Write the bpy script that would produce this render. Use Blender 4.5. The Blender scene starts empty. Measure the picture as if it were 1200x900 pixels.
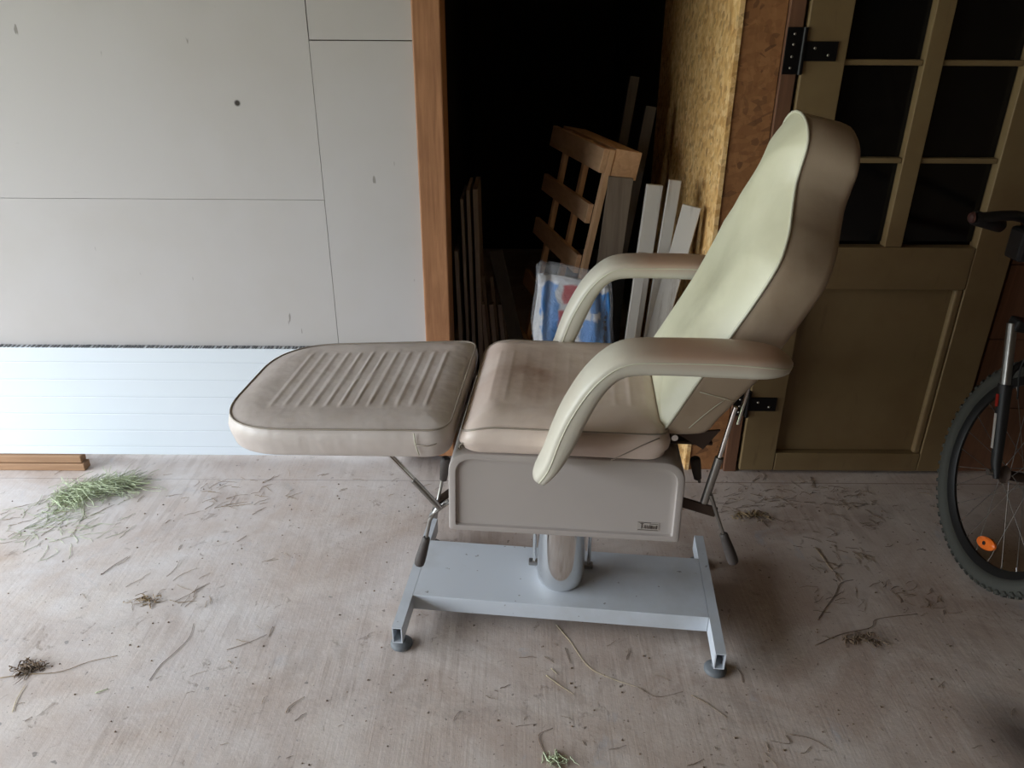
import bpy, math, random
import numpy as np
from mathutils import Vector, Matrix
random.seed(7)
S = bpy.context.scene
COL = S.collection
# ------------------------------------------------------------------ camera
TILT = math.radians(25.5); ROLL = math.radians(0.36)
cd = bpy.data.cameras.new('camera'); cam = bpy.data.objects.new('camera', cd); COL.objects.link(cam)
cd.sensor_width = 36; cd.sensor_fit = 'HORIZONTAL'; cd.lens = 27.0
cd.clip_start = 0.02
cam.location = (0, 0, 1.5)
_F = Vector((0, math.cos(TILT), -math.sin(TILT))); _R = Vector((1, 0, 0)); _U = Vector((0, math.sin(TILT), math.cos(TILT)))
_R2 = _R*math.cos(ROLL) + _U*math.sin(ROLL); _U2 = _U*math.cos(ROLL) - _R*math.sin(ROLL)
cam.rotation_euler = Matrix((_R2, _U2, -_F)).transposed().to_euler()
S.camera = cam
# ------------------------------------------------------------------ light
world = bpy.data.worlds.new('sky'); S.world = world; world.use_nodes = True
nt = world.node_tree; nt.nodes.clear()
wo = nt.nodes.new('ShaderNodeOutputWorld'); bg = nt.nodes.new('ShaderNodeBackground')
tc = nt.nodes.new('ShaderNodeTexCoord'); sx = nt.nodes.new('ShaderNodeSeparateXYZ'); cr = nt.nodes.new('ShaderNodeValToRGB')
nt.links.new(tc.outputs['Generated'], sx.inputs[0]); nt.links.new(sx.outputs['Z'], cr.inputs[0])
cr.color_ramp.elements[0].position = 0.04; cr.color_ramp.elements[0].color = (0.50, 0.53, 0.55, 1)      # tree line low on the horizon
cr.color_ramp.elements[1].position = 0.50; cr.color_ramp.elements[1].color = (0.84, 0.92, 1.0, 1)
e_ = cr.color_ramp.elements.new(.22); e_.color = (.72, .79, .85, 1)
nt.links.new(cr.outputs[0], bg.inputs[0]); nt.links.new(bg.outputs[0], wo.inputs[0])
bg.inputs[1].default_value = 14.6
OPEN_Y0, OPEN_Y1, OPEN_Z = -2.2, 2.35, 2.15
LX = -3.8
pl = bpy.data.lights.new('sky_portal', 'AREA'); po = bpy.data.objects.new('sky_portal', pl); COL.objects.link(po)
pl.shape = 'RECTANGLE'; pl.size = OPEN_Z; pl.size_y = OPEN_Y1-OPEN_Y0
po.location = (LX-0.06, (OPEN_Y0+OPEN_Y1)/2, OPEN_Z/2); po.rotation_euler = (0, math.radians(-90), 0)
pl.cycles.is_portal = True
S.view_settings.view_transform = 'Standard'; S.view_settings.look = 'None'
S.view_settings.gamma = 1; S.view_settings.use_curve_mapping = False
S.view_settings.exposure = 0.0
# ------------------------------------------------------------------ helpers
def lin(c):
    return tuple((v/12.92 if v <= .04045 else ((v+.055)/1.055)**2.4) for v in [x/255 for x in c])+(1,)

class Mat:
    def __init__(s, name, col, rough=.6, metal=0.0, spec=.5):
        s.m = bpy.data.materials.new(name); s.m.use_nodes = True; s.t = s.m.node_tree
        s.b = s.t.nodes['Principled BSDF']; s.b.inputs['Roughness'].default_value = rough
        s.b.inputs['Metallic'].default_value = metal; s.b.inputs['Specular IOR Level'].default_value = spec
        s.tc = s.t.nodes.new('ShaderNodeTexCoord'); s.co = s.tc.outputs['Object']
        r = s.t.nodes.new('ShaderNodeRGB'); r.outputs[0].default_value = col if len(col) == 4 else tuple(col)+(1,)
        s.c = r.outputs[0]; s.h = None
        s.t.links.new(s.c, s.b.inputs['Base Color'])
    def vec(s, scale=(1, 1, 1), rot=(0, 0, 0), loc=(0, 0, 0)):
        n = s.t.nodes.new('ShaderNodeMapping'); n.inputs['Scale'].default_value = scale; n.inputs['Rotation'].default_value = rot
        n.inputs['Location'].default_value = loc
        s.t.links.new(s.co, n.inputs[0]); return n.outputs[0]
    def noise(s, scale=5, detail=4, rough=.6, v=None, lo=.4, hi=.6, dist=0):
        n = s.t.nodes.new('ShaderNodeTexNoise'); n.inputs['Scale'].default_value = scale; n.inputs['Detail'].default_value = detail
        n.inputs['Roughness'].default_value = rough; n.inputs['Distortion'].default_value = dist
        s.t.links.new(v if v is not None else s.co, n.inputs['Vector'])
        return s.ramp(n.outputs[0], lo, hi)
    def voro(s, scale=5, v=None, lo=.0, hi=.1, out='Distance'):
        n = s.t.nodes.new('ShaderNodeTexVoronoi'); n.inputs['Scale'].default_value = scale
        s.t.links.new(v if v is not None else s.co, n.inputs['Vector'])
        if out == 'Color': return n.outputs['Color']
        return s.ramp(n.outputs[0], lo, hi)
    def ramp(s, x, lo, hi):
        n = s.t.nodes.new('ShaderNodeMapRange'); n.inputs['From Min'].default_value = lo; n.inputs['From Max'].default_value = hi
        s.t.links.new(x, n.inputs[0]); return n.outputs[0]
    def math(s, op, a, b=None):
        n = s.t.nodes.new('ShaderNodeMath'); n.operation = op
        for i, x in enumerate((a, b)):
            if x is None: continue
            if isinstance(x, (int, float)): n.inputs[i].default_value = x
            else: s.t.links.new(x, n.inputs[i])
        return n.outputs[0]
    def xyz(s):
        n = s.t.nodes.new('ShaderNodeSeparateXYZ'); s.t.links.new(s.co, n.inputs[0]); return n.outputs
    def mix(s, fac, col, amount=1.0):
        n = s.t.nodes.new('ShaderNodeMixRGB')
        f = s.math('MULTIPLY', fac, amount)
        s.t.links.new(f, n.inputs[0]); s.t.links.new(s.c, n.inputs[1])
        if isinstance(col, tuple): n.inputs[2].default_value = col
        else: s.t.links.new(col, n.inputs[2])
        s.c = n.outputs[0]; s.t.links.new(s.c, s.b.inputs['Base Color']); return s
    def bump(s, h, strength=.3, dist=.002):
        n = s.t.nodes.new('ShaderNodeBump'); n.inputs['Strength'].default_value = strength; n.inputs['Distance'].default_value = dist
        s.t.links.new(h, n.inputs['Height'])
        if s.h is not None: s.t.links.new(s.h, n.inputs['Normal'])
        s.h = n.outputs[0]; s.t.links.new(s.h, s.b.inputs['Normal']); return s
    def near(s, p, r0, r1, scl=(1, 1, 1)):          # 1 inside r0 -> 0 outside r1 around point p (a stain or painted tint with a place of its own)
        v = s.vec(scale=scl, loc=tuple(-a*b for a, b in zip(p, scl)))
        n = s.t.nodes.new('ShaderNodeVectorMath'); n.operation = 'LENGTH'; s.t.links.new(v, n.inputs[0])
        return s.ramp(n.outputs['Value'], r1, r0)

class MB:
    def __init__(s, origin=(0, 0, 0)): s.v = []; s.f = []; s.o = origin
    def add(s, vs, fs):
        k = len(s.v); s.v += [tuple(x) for x in vs]; s.f += [tuple(i+k for i in f) for f in fs]; return s
    def box(s, x0, x1, y0, y1, z0, z1):
        vs = [(x, y, z) for z in (z0, z1) for y in (y0, y1) for x in (x0, x1)]
        return s.add(vs, [(0, 2, 3, 1), (4, 5, 7, 6), (0, 1, 5, 4), (2, 6, 7, 3), (0, 4, 6, 2), (1, 3, 7, 5)])
    def obox(s, c, ax, ay, az):                    # centre and three half-axis vectors
        c, ax, ay, az = map(Vector, (c, ax, ay, az))
        vs = [c+ax*i+ay*j+az*k for k in (-1, 1) for j in (-1, 1) for i in (-1, 1)]
        return s.add(vs, [(0, 2, 3, 1), (4, 5, 7, 6), (0, 1, 5, 4), (2, 6, 7, 3), (0, 4, 6, 2), (1, 3, 7, 5)])
    def bar(s, a, b, w, t, up=(0, 0, 1)):          # rectangular bar from a to b
        a, b, up = Vector(a), Vector(b), Vector(up); d = (b-a); L = d.length; d.normalize()
        sd = d.cross(up).normalized(); u = sd.cross(d).normalized()
        return s.obox((a+b)/2, d*L/2, sd*w/2, u*t/2)
    def tube(s, pts, r, n=12, closed=False, caps=True):
        pts = [Vector(p) for p in pts]; m = len(pts)
        rs = r if isinstance(r, (list, tuple)) else [r]*m
        prev = None; vs = []
        for i, p in enumerate(pts):
            if closed: d = pts[(i+1) % m]-pts[i-1]
            else: d = pts[min(i+1, m-1)]-pts[max(i-1, 0)]
            d.normalize()
            if prev is None:
                a = Vector((0, 0, 1)) if abs(d.z) < .9 else Vector((1, 0, 0)); e = d.cross(a).normalized()
            else: e = (prev-d*prev.dot(d)).normalized()
            prev = e; g = d.cross(e)
            for k in range(n):
                t = 2*math.pi*k/n; vs.append(p+(e*math.cos(t)+g*math.sin(t))*rs[i])
        fs = [(i*n+k, i*n+(k+1) % n, (i+1)*n+(k+1) % n, (i+1)*n+k) for i in range(m-1) for k in range(n)]
        if closed: fs += [((m-1)*n+k, (m-1)*n+(k+1) % n, (k+1) % n, k) for k in range(n)]
        elif caps: fs += [tuple(range(n-1, -1, -1)), tuple((m-1)*n+k for k in range(n))]
        return s.add(vs, fs)
    def lathe(s, c, prof, n=32, axis=(0, 0, 1)):   # prof: (radius, height) list
        ax = Vector(axis).normalized(); c = Vector(c)
        return s.tube_profile([c+ax*h for r, h in prof], [max(r, 1e-4) for r, h in prof], ax, n)
    def tube_profile(s, cs, rs, ax, n):
        a = Vector((0, 0, 1)) if abs(ax.z) < .9 else Vector((1, 0, 0)); e = ax.cross(a).normalized(); g = ax.cross(e)
        vs = [c+(e*math.cos(2*math.pi*k/n)+g*math.sin(2*math.pi*k/n))*r for c, r in zip(cs, rs) for k in range(n)]
        m = len(cs); fs = [(i*n+k, i*n+(k+1) % n, (i+1)*n+(k+1) % n, (i+1)*n+k) for i in range(m-1) for k in range(n)]
        fs += [tuple(range(n-1, -1, -1)), tuple((m-1)*n+k for k in range(n))]
        return s.add(vs, fs)
    def build(s, name, mat, parent=None, smooth=False, bevel=0, seg=2, origin=None):
        o3 = Vector(origin) if origin is not None else Vector(s.o)
        me = bpy.data.meshes.new(name); me.from_pydata([tuple(Vector(v)-o3) for v in s.v], [], s.f); me.update()
        import bmesh
        bm = bmesh.new(); bm.from_mesh(me); bmesh.ops.recalc_face_normals(bm, faces=bm.faces); bm.to_mesh(me); bm.free()
        me.materials.append(mat.m if isinstance(mat, Mat) else mat)
        if smooth:
            for p in me.polygons: p.use_smooth = True
        o = bpy.data.objects.new(name, me); COL.objects.link(o)
        if parent is not None: o.parent = parent
        else: o.location = o3
        if bevel:
            b = o.modifiers.new('bevel', 'BEVEL'); b.width = bevel; b.segments = seg; b.limit_method = 'ANGLE'; b.angle_limit = math.radians(40)
        if smooth == 'auto':
            e = o.modifiers.new('edges', 'EDGE_SPLIT'); e.split_angle = math.radians(42)
        return o

def tag(o, label=None, cat=None, group=None, kind=None):
    if label: o['label'] = label
    if cat: o['category'] = cat
    if group: o['group'] = group
    if kind: o['kind'] = kind
    return o
def empty(name, loc=(0, 0, 0), rz=0):
    o = bpy.data.objects.new(name, None); COL.objects.link(o); o.location = loc; o.rotation_euler = (0, 0, rz); o.empty_display_size = .1
    return o
def cat(pts, n=8):                                  # Catmull-Rom through 2-D or 3-D points
    P = [np.array(p, float) for p in pts]; P = [2*P[0]-P[1]]+P+[2*P[-1]-P[-2]]; out = []
    for i in range(1, len(P)-2):
        for k in range(n):
            t = k/n; a, b, c, d = P[i-1:i+3]
            out.append(.5*((2*b)+(-a+c)*t+(2*a-5*b+4*c-d)*t*t+(-a+3*b-3*c+d)*t**3))
    out.append(P[-2]); return out
def resample(pts, n, closed=False):
    P = np.array(pts, float)
    if closed: P = np.vstack([P, P[:1]])
    d = np.r_[0, np.cumsum(np.linalg.norm(np.diff(P, axis=0), axis=1))]
    t = np.linspace(0, d[-1], n+1)[:-1] if closed else np.linspace(0, d[-1], n)
    return np.stack([np.interp(t, d, P[:, k]) for k in range(P.shape[1])], 1)
def rrect(corners, n=240):                          # corners: (x, y, radius) counter-clockwise
    out = []; m = len(corners)
    for i, (x, y, r) in enumerate(corners):
        p = np.array([x, y]); a = np.array(corners[i-1][:2])-p; b = np.array(corners[(i+1) % m][:2])-p
        a = a/np.linalg.norm(a); b = b/np.linalg.norm(b)
        p0 = p+a*r; p1 = p+b*r
        for k in range(13):
            t = k/12; out.append((1-t)**2*p0+2*t*(1-t)*p+t*t*p1)
    return resample(out, n, True)

# ------------------------------------------------------------------ materials
def wood(name, c, dark, axis=2, rough=.7, sc=1.0, amt=.6):
    m = Mat(name, lin(c), rough)
    s = [40*sc]*3; s[axis] = 2.5*sc
    v = m.vec(scale=tuple(s))
    m.mix(m.noise(1, 5, .65, v, .35, .7, dist=.8), lin(dark), amt)
    m.mix(m.noise(3, 4, .6, None, .45, .7), lin(dark), amt*.5)
    m.bump(m.noise(1.5, 4, .6, v, .2, .8), .25, .001)
    return m
M = {}
m = Mat('wall_paint', lin((187, 183, 183)), .75)
m.mix(m.noise(1.3, 5, .6, None, .4, .75), lin((172, 165, 158)), .6)
m.mix(m.noise(45, 2, .5, m.vec((1, 1, .25)), .755, .78), lin((95, 88, 78)), .6)        # nail heads and scuffs
m.mix(m.noise(7, 6, .7, m.vec((.5, 1, 2.2)), .68, .8), lin((150, 146, 142)), .5)
m.mix(m.near((-.826, 2.43, 1.265), .006, .011), lin((50, 42, 36)))
m.bump(m.noise(60, 3, .6, None, .2, .8), .08, .001)
M['wall'] = m
m = Mat('cladding_white', lin((216, 224, 232)), .42)
zz = m.xyz()[2]
for k in range(1, 6): 
    pass
w_ = m.math('ABSOLUTE', m.math('SUBTRACT', m.math('FRACT', m.math('MULTIPLY', zz, 1/0.0665)), .5))
m.mix(m.ramp(w_, .02, .0), lin((184, 194, 206)), .7); m.bump(m.ramp(w_, .0, .05), .5, .0015)
M['clad'] = m
M['post'] = wood('planed_pine', (172, 122, 84), (118, 74, 44), 2, .55, 1.3, .75)
M['strip'] = wood('floor_batten_wood', (168, 132, 100), (120, 88, 62), 0, .7)
M['darkwood'] = wood('dark_old_batten', (76, 68, 60), (48, 42, 36), 2, .85)
M['greyboard'] = wood('pale_brightened_board', (158, 140, 128), (118, 102, 90), 2, .8)  # board colour lifted to offset the little light in the alcove
M['oldwood'] = wood('weathered_wood', (118, 104, 90), (76, 62, 52), 2, .85)
M['palletwood'] = wood('raw_pine', (214, 176, 140), (176, 134, 100), 1, .7)
M['slatwood'] = wood('raw_pine_slat', (222, 184, 146), (180, 138, 102), 2, .7)
M['darkwall'] = wood('shade_dark_boards', (36, 28, 22), (20, 15, 12), 2, .95)  # boards coloured near black to imitate the deep alcove shade
M['trim'] = wood('brown_trim', (120, 82, 58), (76, 48, 32), 2, .7)
m = Mat('whitewash_board', lin((180, 174, 167)), .6); v = m.vec((30, 30, 2))
m.mix(m.noise(1.2, 5, .7, v, .55, .75), lin((120, 104, 88)), .75); m.bump(m.noise(1.2, 4, .6, v, .2, .8), .2, .001)
M['whiteboard'] = m
def osb(name, c1, c2, c3, d):
    m = Mat(name, lin(c1), .65)
    for i, (rot, sc) in enumerate([(.5, (1, 1, 1)), (-.8, (1, 1, 1)), (1.7, (1, 1, 1)), (2.6, (1, 1, 1))]):
        v0_ = m.vec((1, 1, 1), (rot, rot*.4, rot*.6), (i*.31, i*.7, 0)); mp = m.t.nodes.new('ShaderNodeMapping'); mp.inputs['Scale'].default_value = (74, 60, 19); m.t.links.new(v0_, mp.inputs[0]); v = mp.outputs[0]
        n = m.t.nodes.new('ShaderNodeSeparateXYZ'); m.t.links.new(m.voro(1, v, out='Color'), n.inputs[0])
        m.mix(m.ramp(n.outputs[0], .55, .95), lin([c2, c3, c2, c3][i]), .6)
        m.mix(m.ramp(n.outputs[1], .93, .97), lin(d), .5)
    m.mix(m.noise(4, 4, .6, None, .45, .75), lin(c3), .4)
    m.bump(m.noise(80, 3, .6, None, .2, .8), .25, .001)
    return m
M['osb'] = osb('strand_board', (226, 182, 118), (246, 214, 160), (192, 140, 78), (130, 88, 50))
M['osbfront'] = osb('strand_board_shaded', (150, 102, 62), (164, 114, 72), (128, 84, 48), (70, 44, 26))  # same strand board, shade painted in for the face turned from the light
m = Mat('door_paint', lin((122, 102, 70)), .5); m.mix(m.noise(3, 5, .6, None, .4, .7), lin((100, 76, 46)), .6)
m.mix(m.noise(30, 4, .6, m.vec((1, 1, .15)), .62, .7), lin((90, 70, 48)), .4)
M['door'] = m
m = Mat('dark_glass', lin((10, 10, 10)), .12, 0, .35); m.mix(m.noise(20, 4, .6, None, .5, .8), lin((24, 22, 18)), .6); M['glass'] = m
M['iron'] = Mat('black_iron', lin((22, 20, 20)), .45, .6)
M['screw'] = Mat('screw_steel', lin((170, 165, 155)), .35, .9)
# floor: dusty plywood sheets
m = Mat('dusty_floor', lin((190, 176, 167)), .8)
g = m.vec((130, 3.0, 1))
m.mix(m.noise(1, 3, .6, g, .3, .75), lin((158, 134, 116)), .35)
m.mix(m.noise(1.6, 6, .62, None, .36, .72, dist=.3), lin((156, 130, 114)), .7)
m.mix(m.noise(2.3, 6, .65, m.vec((1, 1.3, 1), loc=(4, 2, 0)), .46, .62, dist=.7), lin((218, 210, 204)), .4)
m.mix(m.noise(5, 5, .7, m.vec(loc=(9, 1, 0)), .57, .75, dist=.6), lin((120, 106, 96)), .4)
m.mix(m.noise(38, 2, .5, None, .72, .75), lin((80, 66, 54)), .8)
m.mix(m.noise(95, 2, .5, None, .68, .73), lin((84, 68, 56)), .7)
xx = m.xyz()
m.mix(m.ramp(m.math('ABSOLUTE', m.math('SUBTRACT', xx[1], 2.335)), .004, .001), lin((118, 98, 84)), .7)
m.mix(m.near((1.19, 1.25, 0), .02, .14, (1, .8, 1)), lin((52, 38, 30)), .8)
m.mix(m.math('MULTIPLY', m.near((-1.5, 1.9, 0), .5, 1.9, (1, 1.1, 1)), m.noise(2.2, 6, .7, None, .3, .62, dist=.5)), lin((214, 214, 218)), .62)       # pale cool tint imitating daylight on the left floor
m.mix(m.noise(7, 6, .72, m.vec((1, .7, 1), loc=(2, 5, 0)), .60, .72, dist=.9), lin((158, 166, 180)), .4)
m.mix(m.math('MULTIPLY', m.noise(1, 2, .5, m.vec((40, 5, 1), (0, 0, .5)), .50, .56), m.noise(3, 3, .6, m.vec(loc=(7, 7, 0)), .5, .6)), lin((128, 110, 98)), .22)
m.mix(m.noise(12, 5, .75, m.vec(loc=(1, 8, 0)), .61, .68, dist=1.5), lin((110, 96, 84)), .5)
m.bump(m.noise(1, 3, .6, g, .2, .8), .25, .0012); m.bump(m.noise(22, 6, .7, None, .2, .8), .3, .003)
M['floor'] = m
m = Mat('ceiling_boards', lin((158, 144, 126)), .8); m.mix(m.noise(3, 4, .6, m.vec((20, 1, 1)), .4, .7), lin((128, 110, 90)), .7); M['ceil'] = m
M['roomwall'] = osb('rough_board_wall', (96, 76, 54), (106, 84, 60), (84, 62, 42), (50, 34, 20))
m = Mat('outside_grass', lin((92, 112, 66)), .9); m.mix(m.noise(3, 6, .7, None, .4, .6), lin((140, 134, 112)), .6); M['ground'] = m
# vinyl: cream leatherette, with dirt where it is rubbed
def vinyl(name, c, dirt, amt, lo=.45, hi=.7):
    m = Mat(name, lin(c), .40, 0, .5)
    m.mix(m.noise(4.5, 5, .6, None, lo, hi, dist=.4), lin(dirt), amt)
    m.bump(m.noise(420, 2, .5, None, .3, .7), .10, .0006)
    return m
v1 = vinyl('leatherette_footrest', (194, 184, 179), (172, 158, 150), .6)
v1.bump(v1.noise(9, 3, .5, v1.vec((1, 1, .6)), .3, .7), .30, .010)
M['vfoot'] = v1
v2 = vinyl('leatherette_seat', (214, 198, 188), (190, 166, 152), .65)
v2.mix(v2.math('MULTIPLY', v2.near((-.085, .01, .71), .02, .13, (.9, .75, 1)), v2.noise(7, 5, .6, None, .25, .6)), lin((136, 102, 80)), .8)
v2.bump(v2.noise(8, 3, .5, v2.vec((1, 1, .6)), .3, .7), .22, .008)
M['vseat'] = v2
v3 = vinyl('leatherette_back', (206, 203, 178), (188, 184, 156), .6)
v3.mix(v3.math('MULTIPLY', v3.near((.30, -.06, .93), .03, .17, (.7, 1, .8)), v3.noise(6, 4, .6, None, .3, .6)), lin((140, 136, 112)), .5)
M['vback'] = v3
v3b = vinyl('leatherette_back_shaded', (164, 146, 126), (136, 114, 92), .6); v3b.bump(v3b.noise(9, 3, .5, None, .3, .7), .2, .006); M['vside'] = v3b  # same cream vinyl, darkened to carry the shade on the backrest sides
v4 = vinyl('leatherette_arm', (196, 191, 178), (178, 167, 150), .5)
v4.mix(v4.math('MULTIPLY', v4.ramp(v4.xyz()[0], .08, .20), v4.ramp(v4.xyz()[2], .895, .925)), lin((174, 138, 116)), .85)
M['varm'] = v4
M['piping'] = vinyl('piping_cord', (204, 202, 182), (180, 172, 148), .5)
M['pipdark'] = vinyl('seam_cord', (150, 140, 128), (120, 108, 96), .6)
m = Mat('grey_enamel', lin((196, 202, 210)), .38); m.mix(m.noise(5, 5, .6, None, .5, .8), lin((160, 158, 152)), .5)
m.mix(m.noise(60, 2, .5, None, .73, .76), lin((90, 84, 78)), .7); M['enamel'] = m
m = Mat('grey_housing', lin((172, 164, 160)), .42); m.mix(m.noise(3, 4, .6, None, .4, .7), lin((162, 154, 150)), .6); M['housing'] = m
M['chrome'] = Mat('chrome', (.78, .78, .78), .10, 1.0)
M['steel'] = Mat('dull_steel', lin((150, 148, 145)), .32, .9)
m = Mat('dark_steel', lin((66, 52, 44)), .5, .5); M['dsteel'] = m
m = Mat('grip_rubber', lin((72, 66, 64)), .6); m.mix(m.noise(60, 3, .6, None, .4, .7), lin((64, 58, 56)), .6); M['grip'] = m
M['gripend'] = Mat('grip_end', lin((34, 32, 34)), .5)
M['foot'] = Mat('foot_rubber', lin((96, 100, 104)), .6)
M['black'] = Mat('black_plastic', lin((24, 23, 24)), .5)
M['tyre'] = Mat('tyre_rubber', lin((62, 62, 56)), .8)
M['ink'] = Mat('label_ink', lin((52, 44, 38)), .6)
M['labelbg'] = Mat('label_film', lin((164, 156, 150)), .5)
M['red'] = Mat('red_frame_paint', lin((150, 34, 24)), .35)
M['orange'] = Mat('orange_reflector', lin((232, 112, 40)), .2)
M['rimblack'] = Mat('rim_black', lin((26, 26, 26)), .35, .3)

# ------------------------------------------------------------------ the setting
def struct(name, mb, mat, origin=(0, 0, 0), bevel=0):
    o = mb.build(name, mat, bevel=bevel, origin=origin); o['kind'] = 'structure'; return o
WY = 2.43; RX = 3.6; FY = -3.2; CZ = 2.35; AY = 5.4
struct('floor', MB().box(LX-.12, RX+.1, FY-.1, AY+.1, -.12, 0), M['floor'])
struct('ceiling', MB().box(LX-.12, RX+.1, FY-.1, AY+.1, CZ, CZ+.12), M['ceil'])
g = MB().box(-30, LX-.12, -16, 20, -.14, -.06); struct('ground', g, M['ground'])
# left wall with the open gateway
mb = MB(); mb.box(LX-.12, LX, FY, OPEN_Y0, 0, CZ).box(LX-.12, LX, OPEN_Y1, AY, 0, CZ).box(LX-.12, LX, OPEN_Y0, OPEN_Y1, OPEN_Z, CZ)
struct('wall_left', mb, M['roomwall'])
struct('wall_right', MB().box(RX, RX+.1, FY, AY, 0, CZ), M['roomwall'])
struct('wall_front', MB().box(LX-.12, RX+.1, FY-.1, FY, 0, CZ), M['roomwall'])
# back wall left of the store: painted sheets with joints
mb = MB()
GY = WY
XJ, XE = -.594, -.292
mb.box(LX, XJ-.0008, GY, GY+.02, .062, .9778).box(LX, XJ-.0008, GY, GY+.02, .9792, CZ)
mb.box(XJ+.0008, XE, GY, GY+.02, .062, 1.4365).box(XJ+.002, XE, GY, GY+.02, 1.4395, CZ)
o = struct('wall_back', mb, M['wall'])
struct('wall_back_frame', MB().box(LX, XE-.002, GY+.022, GY+.14, .062, CZ), M['oldwood'])
struct('trim_1', MB().box(-.292, -.209, 2.405, GY+.14, .060, CZ), M['post'], bevel=.004)
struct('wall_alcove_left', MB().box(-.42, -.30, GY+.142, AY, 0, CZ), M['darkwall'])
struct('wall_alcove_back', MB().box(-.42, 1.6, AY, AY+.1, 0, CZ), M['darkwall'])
# strand-board pier right of the store
struct('wall_alcove_right', MB().box(.638, .652, 2.42, 3.62, 0, CZ), M['osb'])
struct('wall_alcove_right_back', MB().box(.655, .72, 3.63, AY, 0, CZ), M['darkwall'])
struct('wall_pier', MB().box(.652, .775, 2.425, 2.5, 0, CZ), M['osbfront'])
struct('trim_2', MB().box(.778, .822, 2.41, 2.5, 0, CZ), M['trim'], bevel=.002)
# wall right of the door and over it
mb = MB(); 
for k in range(9):
    z0 = k*.262; mb.box(1.622, RX, 2.425, 2.5, z0, min(z0+.259, CZ))
mb.box(1.60, RX, 2.502, 2.56, 0, CZ)
struct('wall_back_right', mb, M['trim'])
struct('trim_3', MB().box(.822, 1.622, 2.412, 2.5, 2.09, CZ), M['trim'])
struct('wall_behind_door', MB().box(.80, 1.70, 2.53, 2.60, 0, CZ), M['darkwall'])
# door
D = empty('door_1', (.83, 2.40, 0)); D['kind'] = 'structure'; D['label'] = 'old cream painted door with black glass panes beside the strand-board pier'
DO = (.83, 2.40, 0)
def dpart(name, mb, mat, parent=D, bevel=.003, label=None):
    o = mb.build(name, mat, parent, bevel=bevel, origin=DO)
    if label: o['label'] = label
    return o
y0, y1 = 2.40, 2.445
dpart('stile', MB().box(.832, .955, y0, y1, .012, 2.07), M['door'])
dpart('stile', MB().box(1.478, 1.598, y0, y1, .012, 2.07), M['door'])
dpart('rail', MB().box(.956, 1.477, y0, y1, .012, .085), M['door'])
dpart('rail', MB().box(.956, 1.477, y0, y1, .705, .845), M['door'])
dpart('rail', MB().box(.956, 1.477, y0, y1, 1.955, 2.07), M['door'])
dpart('door_panel', MB().box(.956, 1.477, y0+.028, y1-.006, .085, .705), M['door'])
# bead moulding framing the recessed panel
mb = MB(); mb.box(1.452, 1.477, y0+.004, y0+.028, .085, .705)
dpart('panel_moulding', mb, M['door'], bevel=.006)
dpart('muntin', MB().box(1.186, 1.240, y0+.003, y1-.003, .846, 1.954), M['door'], bevel=.002)
for z in (1.112, 1.388, 1.665):
    dpart('glazing_bar', MB().box(.956, 1.185, y0+.010, y1-.006, z-.007, z+.009), M['door'], bevel=.003)
    dpart('glazing_bar', MB().box(1.241, 1.477, y0+.010, y1-.006, z-.007, z+.009), M['door'], bevel=.003)
zs = [.846, 1.105, 1.381, 1.658, 1.954]
for a, b in zip(zs, zs[1:]):
    dpart('glass_pane', MB().box(.957, 1.185, y0+.034, y0+.038, a+.012, b-.002), M['glass'], bevel=0)
    dpart('glass_pane', MB().box(1.241, 1.476, y0+.034, y0+.038, a+.012, b-.002), M['glass'], bevel=0)
def hinge(zc, h):
    hb = MB().box(.778, .822, 2.404, 2.4095, zc-h/2, zc+h/2)
    o = dpart('hinge', hb, M['iron'], bevel=.001, label='black iron strap hinge')
    pin = MB().lathe((.826, 2.396, zc-h/2), [(.007, 0), (.007, h)], 12).build('hinge_pin', M['iron'], o, origin=DO)
    st = MB().box(.832, .925, 2.3945, 2.3995, zc-.026, zc+.026)
    st.build('hinge_strap', M['iron'], o, bevel=.001, origin=DO)
    for x, z in ((.80, zc-h*.36), (.80, zc+h*.36), (.80, zc-h*.12), (.80, zc+h*.14), (.86, zc+.008), (.90, zc-.010)):
        MB().lathe((x, 2.4035 if x < .83 else 2.394, z), [(.004, 0), (.0025, -.0015)], 10, (0, 1, 0)).build('screw', M['screw'], o, origin=DO)
hinge(1.418, .125); hinge(.284, .10); 

# white cladding panel leaning low on the wall, on two battens
P = MB().box(LX+.02, -.318, 2.4005, 2.4265, .062, .480)
o = P.build('cladding_panel', M['clad'], bevel=.002, origin=(-1.5, 2.41, .062))
tag(o, 'long glossy white grooved cladding panel along the foot of the painted wall', 'panel')
# jagged foam edge along its top
mb = MB(); rr = random.Random(3); x = LX+.03
while x < -.33:
    w = rr.uniform(.003, .010); h = rr.uniform(.0006, .0028); mb.box(x, x+w, 2.404, 2.424, .4802, .4802+h); x += w+rr.uniform(.002, .012)
mb.build('foam_edge', M['foot'], o, origin=(-1.5, 2.41, .062))
for k, (z0, z1, x1, lab) in enumerate([(0, .029, -1.552, 'pine batten lying on the floor, lower of two under the white panel'), (.031, .060, -1.560, 'pine batten on top of another, directly under the white panel')]):
    t = MB().box(LX+.05, x1, 2.385+.004*k, 2.425, z0+.0005, z1).build('wood_batten', M['strip'], bevel=.003, origin=(-2, 2.40, z0))
    tag(t, lab, 'batten', 'battens under the white panel')

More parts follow.
